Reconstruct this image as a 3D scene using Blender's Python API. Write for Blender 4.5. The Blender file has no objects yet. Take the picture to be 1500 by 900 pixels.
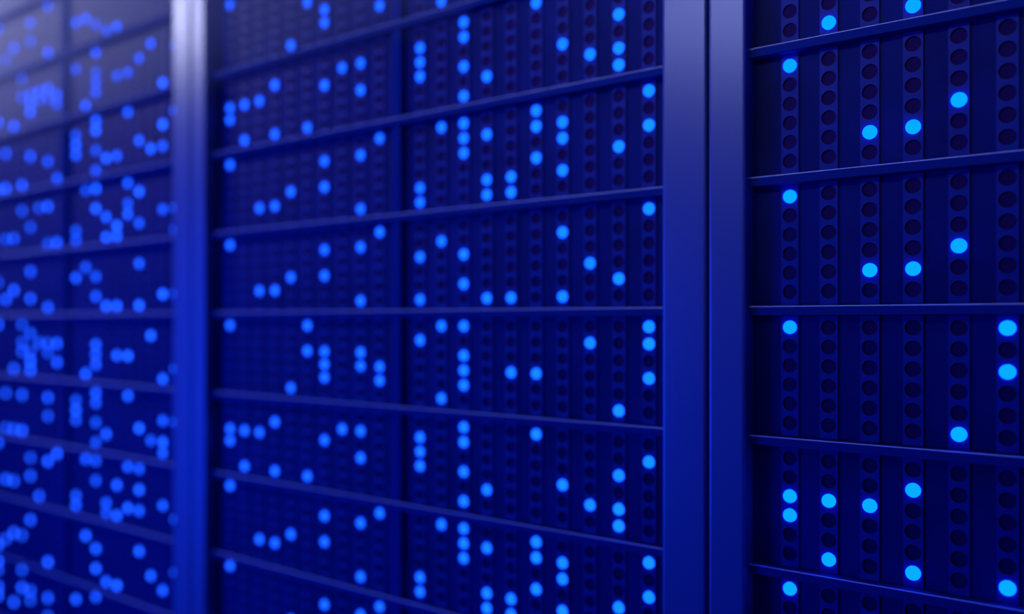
import bpy, math, random
from mathutils import Vector
random.seed(7)
sc = bpy.context.scene
sc.view_settings.view_transform = 'Standard'

# ---------------- layout constants (metres) ----------------
U = 0.16            # height of one rack unit bay
H = 1.35            # eye height
D = 1.043           # camera to panel plane
PITCH = 0.0463      # column pitch
PERIOD = 1.117      # rack to rack
X0 = -0.5328        # first perforated column of reference rack
HP = 0.146          # hole pitch in U
POST = 0.027
K0, K1 = -4, 10
HR = 0.0088; LR = 0.0081
def shelf_z(k): return H + U*(0.123-(k-3))
def hole_z(k, n): return H - U*((k-3)+0.04+HP*n)
SH_T = 0.0115
COLS = [i for i in range(21) if i != 10]

# ---------------- materials ----------------
def mat(name, base, rough, metal=0.0, noise=0.0, scale=20, spec=0.5, coat=0.0):
    m = bpy.data.materials.new(name); m.use_nodes = True
    nt = m.node_tree; b = nt.nodes['Principled BSDF']
    b.inputs['Roughness'].default_value = rough
    b.inputs['Metallic'].default_value = metal
    b.inputs['Specular IOR Level'].default_value = spec
    b.inputs['Coat Weight'].default_value = coat
    b.inputs['Coat Roughness'].default_value = 0.45
    tc = nt.nodes.new('ShaderNodeTexCoord')
    n = nt.nodes.new('ShaderNodeTexNoise'); n.inputs['Scale'].default_value = scale
    n.inputs['Detail'].default_value = 3
    nt.links.new(tc.outputs['Object'], n.inputs['Vector'])
    r = nt.nodes.new('ShaderNodeMapRange')
    r.inputs['To Min'].default_value = 1-noise; r.inputs['To Max'].default_value = 1+noise
    nt.links.new(n.outputs['Fac'], r.inputs['Value'])
    mx = nt.nodes.new('ShaderNodeVectorMath'); mx.operation = 'SCALE'
    mx.inputs[0].default_value = base
    nt.links.new(r.outputs['Result'], mx.inputs['Scale'])
    nt.links.new(mx.outputs['Vector'], b.inputs['Base Color'])
    return m
M_POST = mat('painted_steel_post', (0.085,0.12,0.34), 0.30, 0.2, 0.06, 6, 0.45)
M_SHELF = mat('painted_steel_shelf', (0.010,0.030,0.21), 0.8, 0.0, 0.08, 8, 0.0)
M_EDGE = mat('edge_highlight_tint', (0.62,0.68,0.95), 0.8, 0.0, 0.08, 8, 0.0)  # pale tint on the shelf chamfer stands in for its highlight
M_PANEL = mat('server_face_plastic', (0.004,0.012,0.14), 0.6, 0.0, 0.7, 7, 0.08)
M_STRIP = mat('perforated_strip', (0.010,0.028,0.25), 0.5, 0.0, 0.25, 14, 0.12)
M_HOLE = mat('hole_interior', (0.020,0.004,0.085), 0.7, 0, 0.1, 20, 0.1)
M_BODY = mat('rack_body', (0.04,0.045,0.07), 0.5, 0.3, 0.1, 5)
M_FLOOR = mat('raised_floor_tile', (0.03,0.04,0.10), 0.3, 0.0, 0.2, 3)

M_LED = bpy.data.materials.new('led_glow'); M_LED.use_nodes = True
nt = M_LED.node_tree; nt.nodes.clear()
out = nt.nodes.new('ShaderNodeOutputMaterial'); em = nt.nodes.new('ShaderNodeEmission')
at = nt.nodes.new('ShaderNodeAttribute'); at.attribute_name = 'led_col'
nt.links.new(at.outputs['Color'], em.inputs['Color']); em.inputs['Strength'].default_value = 1.0
nt.links.new(em.outputs[0], out.inputs['Surface'])

# ---------------- mesh helpers ----------------
class MB:
    def __init__(s): s.v=[]; s.f=[]; s.m=[]
    def quad(s, pts, mi=0):
        b=len(s.v); s.v += pts; s.f.append(tuple(range(b,b+len(pts)))); s.m.append(mi)
    def box(s, x0,x1,y0,y1,z0,z1, mi=0):
        b=len(s.v)
        s.v += [(x0,y0,z0),(x1,y0,z0),(x1,y1,z0),(x0,y1,z0),(x0,y0,z1),(x1,y0,z1),(x1,y1,z1),(x0,y1,z1)]
        for f in [(0,1,5,4),(1,2,6,5),(2,3,7,6),(3,0,4,7),(4,5,6,7),(3,2,1,0)]:
            s.f.append(tuple(b+i for i in f)); s.m.append(mi)
    def prof_x(s, x0,x1, prof, mi=0, special={}):   # prof: list of (y,z), extruded along x
        b=len(s.v); n=len(prof)
        s.v += [(x0,y,z) for y,z in prof]+[(x1,y,z) for y,z in prof]
        for i in range(n):
            j=(i+1)%n; s.f.append((b+i,b+n+i,b+n+j,b+j)); s.m.append(special.get(i,mi))
        s.f.append(tuple(b+i for i in range(n))); s.m.append(mi)
        s.f.append(tuple(b+n+i for i in reversed(range(n)))); s.m.append(mi)
    def prof_z(s, z0,z1, prof, mi=0):   # prof: list of (x,y)
        b=len(s.v); n=len(prof)
        s.v += [(x,y,z0) for x,y in prof]+[(x,y,z1) for x,y in prof]
        for i in range(n):
            j=(i+1)%n; s.f.append((b+i,b+j,b+n+j,b+n+i)); s.m.append(mi)
        s.f.append(tuple(b+i for i in reversed(range(n)))); s.m.append(mi)
        s.f.append(tuple(b+n+i for i in range(n))); s.m.append(mi)
    def mesh(s, name, mats):
        me=bpy.data.meshes.new(name); me.from_pydata(s.v,[],s.f)
        for m in mats: me.materials.append(m)
        me.polygons.foreach_set('material_index', s.m); me.update(); return me

XL, XR = -0.9727, 0.0325
ZT = shelf_z(K0)+0.03
ZB = shelf_z(K1+1)

# posts
def post_profile(x0,x1,y0,y1,r=0.004):
    pts=[]
    for cx,cy,a0 in ((x0+r,y0+r,180),(x1-r,y0+r,270)):
        for s in range(5):
            a=math.radians(a0+90*s/4); pts.append((cx+r*math.cos(a), cy+r*math.sin(a)))
    pts += [(x1,y1),(x0,y1)]
    return pts
mb=MB()
mb.prof_z(0.0, ZT, post_profile(XL-0.0478, XL, -POST, 0.05))
mb.prof_z(0.0, ZT, post_profile(XR, XR+0.061, -POST, 0.05))
me_posts=mb.mesh('posts',[M_POST])
# body, base and cap
mb=MB()
mb.box(XL-0.0468, XR+0.060, 0.051, 0.85, 0.03, ZT)
mb.box(XL, XR, 0.0035, 0.051, ZB-0.012, ZT)
me_body=mb.mesh('body',[M_BODY])
mb=MB()
mb.box(XL, XR, -0.02, 0.0035, 0.0, ZB-0.012)
mb.box(XL, XR, -0.02, 0.0035, ZT-0.03+0.0005, ZT)
me_trim=mb.mesh('plinth_and_cap',[M_SHELF])
# shelves
mb=MB()
for k in range(K0, K1+2):
    zt=shelf_z(k); c=0.0012; yf=-0.013
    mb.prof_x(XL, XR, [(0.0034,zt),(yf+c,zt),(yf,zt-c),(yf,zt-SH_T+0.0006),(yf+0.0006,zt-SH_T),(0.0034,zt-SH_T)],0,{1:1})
xd=-10*PITCH
mb.prof_z(ZB, ZT-0.03, post_profile(xd-0.0095, xd+0.0095, -0.0085, 0.0034,0.0015))
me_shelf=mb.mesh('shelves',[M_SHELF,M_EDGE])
# faces: server panels (one per bay half) slightly inset
mb=MB()
for k in range(K0,K1+1):
    zt=shelf_z(k)-SH_T-0.0008; zb=shelf_z(k+1)+0.0008
    for a,b in ((XL+0.001,xd-0.0105),(xd+0.0105,XR-0.001)):
        mb.box(a,b,0.0018,0.0045,zb,zt)
me_panel=mb.mesh('server_faces',[M_PANEL])
# perforated strips
mb=MB(); W=0.0105; N=16; YF=-0.0005; YB=0.0017
hh=HP*U/2
def sqpt(a):
    c,s=math.cos(a),math.sin(a); m=max(abs(c)/W,abs(s)/hh); return c/m,s/m
for k in range(K0,K1+1):
    zt=shelf_z(k)-SH_T-0.0008; zb=shelf_z(k+1)+0.0008
    for i in COLS:
        cx=-PITCH*i
        ztop=hole_z(k,0)+hh; zbot=hole_z(k,5)-hh
        if zt>ztop: mb.quad([(cx-W,YF,ztop),(cx+W,YF,ztop),(cx+W,YF,zt),(cx-W,YF,zt)])
        mb.quad([(cx-W,YF,zb),(cx+W,YF,zb),(cx+W,YF,zbot),(cx-W,YF,zbot)])
        for sx in (-1,1):
            p=[(cx+sx*W,YF,zb),(cx+sx*W,YB,zb),(cx+sx*W,YB,zt),(cx+sx*W,YF,zt)]
            if sx<0: p.reverse()
            mb.quad(p)
        for n in range(6):
            cz=hole_z(k,n)
            b=len(mb.v)
            for j in range(N):
                a=2*math.pi*j/N
                x,z=sqpt(a)
                if abs((math.degrees(a)-45)%90)<1 : x=math.copysign(W,math.cos(a)); z=math.copysign(hh,math.sin(a))
                mb.v += [(cx+x,YF,cz+z),(cx+HR*math.cos(a),YF,cz+HR*math.sin(a)),(cx+HR*math.cos(a),YB,cz+HR*math.sin(a))]
            for j in range(N):
                q=(j+1)%N
                mb.f.append((b+3*j,b+3*q,b+3*q+1,b+3*j+1)); mb.m.append(0)
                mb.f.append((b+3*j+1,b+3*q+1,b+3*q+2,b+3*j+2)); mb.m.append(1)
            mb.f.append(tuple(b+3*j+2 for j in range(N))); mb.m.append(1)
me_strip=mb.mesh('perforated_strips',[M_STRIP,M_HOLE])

# ---------------- LED pattern, read column by column down the wall ----------------
survey = {
 1: {20:(1157,[97,288,480,727,754,863]),19:(1213,[33,733,820]),18:(1272,[196,397,741]),
     17:(1336,[9,187,394,717,840]),16:(1403,[147,361,638]),15:(1473,[481,545,862])},
 0: {0:(951,[133,184,305,479,504,555,677,826,877]),1:(906,[20,70,94,215,409,603,697,746,771,891]),
     2:(865,[79,385,503,740]),3:(824,[64,180,203,250,340,435,710,826,850,893]),
     4:(786,[5,162,186,232,547,635,795,818,864]),5:(749,[260,283,437,547,879,900]),
     6:(714,[112,197,265,287,437,718,804,872,893]),
     7:(680,[31,52,97,140,181,203,225,373,416,478,521,544,565,626,648,691,735,775,797,819]),
     8:(647,[5,186,353,478,585,769]),9:(616,[70,90,112,276,298,376,440,498,640,662,684,848,869]),
     11:(557,[8,202,340,538,558,751,889]),12:(529,[91,131,228,307,362,441,516,537,631,671,767,847,900]),
     13:(502,[98,629]),14:(477,[5,17,34,124,236,274,366,404,515,535,553,644,756,795,886]),
     15:(451,[5,187,476,514,698]),16:(427,[66,281,407,569,783]),17:(403,[124,196,302,426,618,690,797]),
     18:(381,[147,305,426,633,791]),19:(359,[153,205,629,684]),20:(338,[5,157,175,240,358,476,629,646,711,828])},
 -1:{1:(240,[121,180,215,307,431,556,616,645,660,742,866]),2:(222,[62,215,491,642,845]),
     3:(205,[92,205,285,328,385,448,628,693,715,748,807]),4:(188,[105,163,270,292,313,521,578,688,740]),
     5:(173,[40,110,222,330,345,445,520,718,750,860]),6:(157,[42,230,325,348,452,635,740,755,853]),
     7:(142,[33,75,100,117,135,180,190,222,250,275,300,405,435,505,522,540,575,590,620,660,680,700,802,832,880]),
     8:(127,[30,155,280,385,395,547,672,780]),9:(112,[37,100,200,215,232,340,352,405,585,600,618,725,742,885]),
     11:(84,[140,150,270,375,510,525,662]),12:(71,[10,75,128,140,235,300,355,450,500,515,580,608,670,825,880]),
     13:(58,[135,148,300,500,740]),14:(46,[30,60,140,148,165,235,333,395,440,495,510,525,560,670,697,762,860,885]),
     15:(33,[115,140,270,305,475,500,520,575,628,790,830,860]),16:(21,[70,185,345,430,540,628,700,780,880]),
     17:(8,[90,220,275,350,440,580,630,700,790])}}
def snap(x,y):
    v=(y-472)/(0.0906*(x+959))-0.04+0.06
    k=math.floor(v); n=round((v-0.06-k)/HP); n=max(0,min(5,n))
    return k+3,n
def lit_set(m):
    S=set()
    for i in COLS:
        if m in survey and i in survey[m]:
            x,ys=survey[m][i]
            for y in ys: S.add((i,)+snap(x,y))
            s=0.0906*(x+959)
            vt=3-472/s-0.15; vb=3+428/s-0.02
        else: vt=vb=None
        for k in range(K0,K1+1):
            for n in range(6):
                v=k+HP*n
                if vt is not None and vt<v<vb: continue
                if random.random()<0.17: S.add((i,k,n))
    return [(i,k,n) for (i,k,n) in sorted(S) if K0<=k<=K1]
def lerp(a,b,t): return tuple(a[j]+(b[j]-a[j])*t for j in range(3))
stops=[(-4.0,(0.05,0.40,5.2)),(-2.6,(0.05,0.40,5.2)),(-1.7,(0.03,0.35,4.4)),(-1.45,(0.02,0.25,3.2)),(-1.0,(0.012,0.22,2.6)),(-0.55,(0.008,0.29,3.0)),(-0.35,(0.002,0.42,9.0)),(9,(0.002,0.43,11.0))]
def ledcol(x):
    for (a,ca),(b,cb) in zip(stops,stops[1:]):
        if a<=x<=b: return lerp(ca,cb,(x-a)/(b-a))
    return stops[0][1]
def led_mesh(m):
    v=[];f=[];cols=[]
    off=X0+PERIOD*m
    NS=20; P=0.0055
    rings=[(LR,0.0014),(LR,-0.0006)]+[(LR*math.cos(t),-0.0006-P*math.sin(t)) for t in (0.35,0.75,1.15)]
    for (i,k,n) in lit_set(m):
        cx=-PITCH*i; cz=hole_z(k,n); b=len(v)
        c=ledcol(cx+off); g=random.uniform(0.94,1.04) if m>=0 else random.uniform(0.6,1.1)
        for r,y in rings:
            for j in range(NS):
                a=2*math.pi*j/NS; v.append((cx+r*math.cos(a),y,cz+r*math.sin(a)))
        v.append((cx,-0.0006-P,cz))
        for q in range(len(rings)-1):
            for j in range(NS):
                j2=(j+1)%NS; f.append((b+q*NS+j,b+q*NS+j2,b+(q+1)*NS+j2,b+(q+1)*NS+j))
        t=b+(len(rings)-1)*NS
        for j in range(NS): f.append((t+j,t+(j+1)%NS,b+len(rings)*NS))
        cols += [(c[0]*g,c[1]*g,c[2]*g,1)]*(len(v)-b)
    me=bpy.data.meshes.new('leds'); me.from_pydata(v,[],f)
    ca=me.color_attributes.new('led_col','FLOAT_COLOR','POINT')
    ca.data.foreach_set('color',[c for q in cols for c in q])
    me.materials.append(M_LED); me.update(); return me

# ---------------- racks ----------------
def child(name, me, par):
    o=bpy.data.objects.new(name,me); sc.collection.objects.link(o); o.parent=par; return o
for m in (0,1,-1,-2,-3):
    e=bpy.data.objects.new('server_rack',None); sc.collection.objects.link(e)
    e.location=(X0+PERIOD*m,0,0); e.empty_display_size=0.1
    child('posts',me_posts,e); child('cabinet_body',me_body,e); child('plinth_and_cap',me_trim,e)
    child('shelves',me_shelf,e); child('server_faces',me_panel,e); child('perforated_strips',me_strip,e)
    child('status_leds',led_mesh(m),e)

# floor
mb=MB(); mb.box(-6,3,-3,1.2,-0.05,0.0)
f=bpy.data.objects.new('floor',mb.mesh('floor',[M_FLOOR])); sc.collection.objects.link(f)

# haze volume added to make the pale glow at the upper left
mh=bpy.data.materials.new('added_glow_haze'); mh.use_nodes=True; nt=mh.node_tree; nt.nodes.clear()
o_=nt.nodes.new('ShaderNodeOutputMaterial'); vs=nt.nodes.new('ShaderNodeVolumeScatter')
vs.inputs['Density'].default_value=0.60; vs.inputs['Color'].default_value=(0.88,0.92,1,1)
nt.links.new(vs.outputs[0],o_.inputs['Volume'])
mb=MB(); mb.box(-5.5,-0.8,-0.95,-0.03,H+0.45,H+1.15)
hz=bpy.data.objects.new('aisle_haze',mb.mesh('aisle_haze',[mh])); sc.collection.objects.link(hz)

# ---------------- lights ----------------
def area(name, loc, target, sx, sy, col, power, spread=180):
    l=bpy.data.lights.new(name,'AREA'); l.shape='RECTANGLE'; l.size=sx; l.size_y=sy
    l.color=col; l.energy=power; l.spread=math.radians(spread)
    o=bpy.data.objects.new(name,l); sc.collection.objects.link(o); o.location=loc
    d=Vector(target)-Vector(loc); o.rotation_euler=d.to_track_quat('-Z','Y').to_euler(); return o
area('ceiling_strip_light',(-2.0,-0.75,H+1.25),(-2.0,0,H+1.22),4.0,0.12,(0.86,0.86,1.0),13,95)
area('ceiling_lamp',(-3.8,-0.7,H+1.35),(-3.35,0,H+1.15),1.6,0.3,(0.88,0.90,1.0),42,90)
area('added_post_fill',(-0.9,-1.35,H+0.95),(-0.65,0,H+0.78),1.4,0.3,(0.86,0.86,1.0),1.9,70)  # unseen lamp added to grey the tops of the near posts
area('added_blue_fill',(-3.1,-2.4,H-0.3),(-1.5,0,H-0.25),1.4,1.6,(0.0,0.06,1.0),20,80)  # unseen blue fill added to brighten the middle rack
w=bpy.data.worlds.new('world'); sc.world=w; w.use_nodes=True
bg=w.node_tree.nodes['Background']; bg.inputs[0].default_value=(0.0,0.018,0.5,1); bg.inputs[1].default_value=0.42

# ---------------- camera ----------------
F=1250.0
th=math.atan(1709/F)
cd=bpy.data.cameras.new('camera'); cam=bpy.data.objects.new('camera',cd); sc.collection.objects.link(cam)
cam.location=(0,-D,H)
ax=Vector((-math.cos(th),math.sin(th),0))
cam.rotation_euler=ax.to_track_quat('-Z','Y').to_euler()
cd.sensor_width=36; cd.lens=36*F/1500; cd.shift_y=22/1500; cd.clip_start=0.01
cd.dof.use_dof=True; cd.dof.focus_distance=F*U/(0.0906*(1280+959)); cd.dof.aperture_fstop=(cd.lens/1000)/0.028
sc.camera=cam
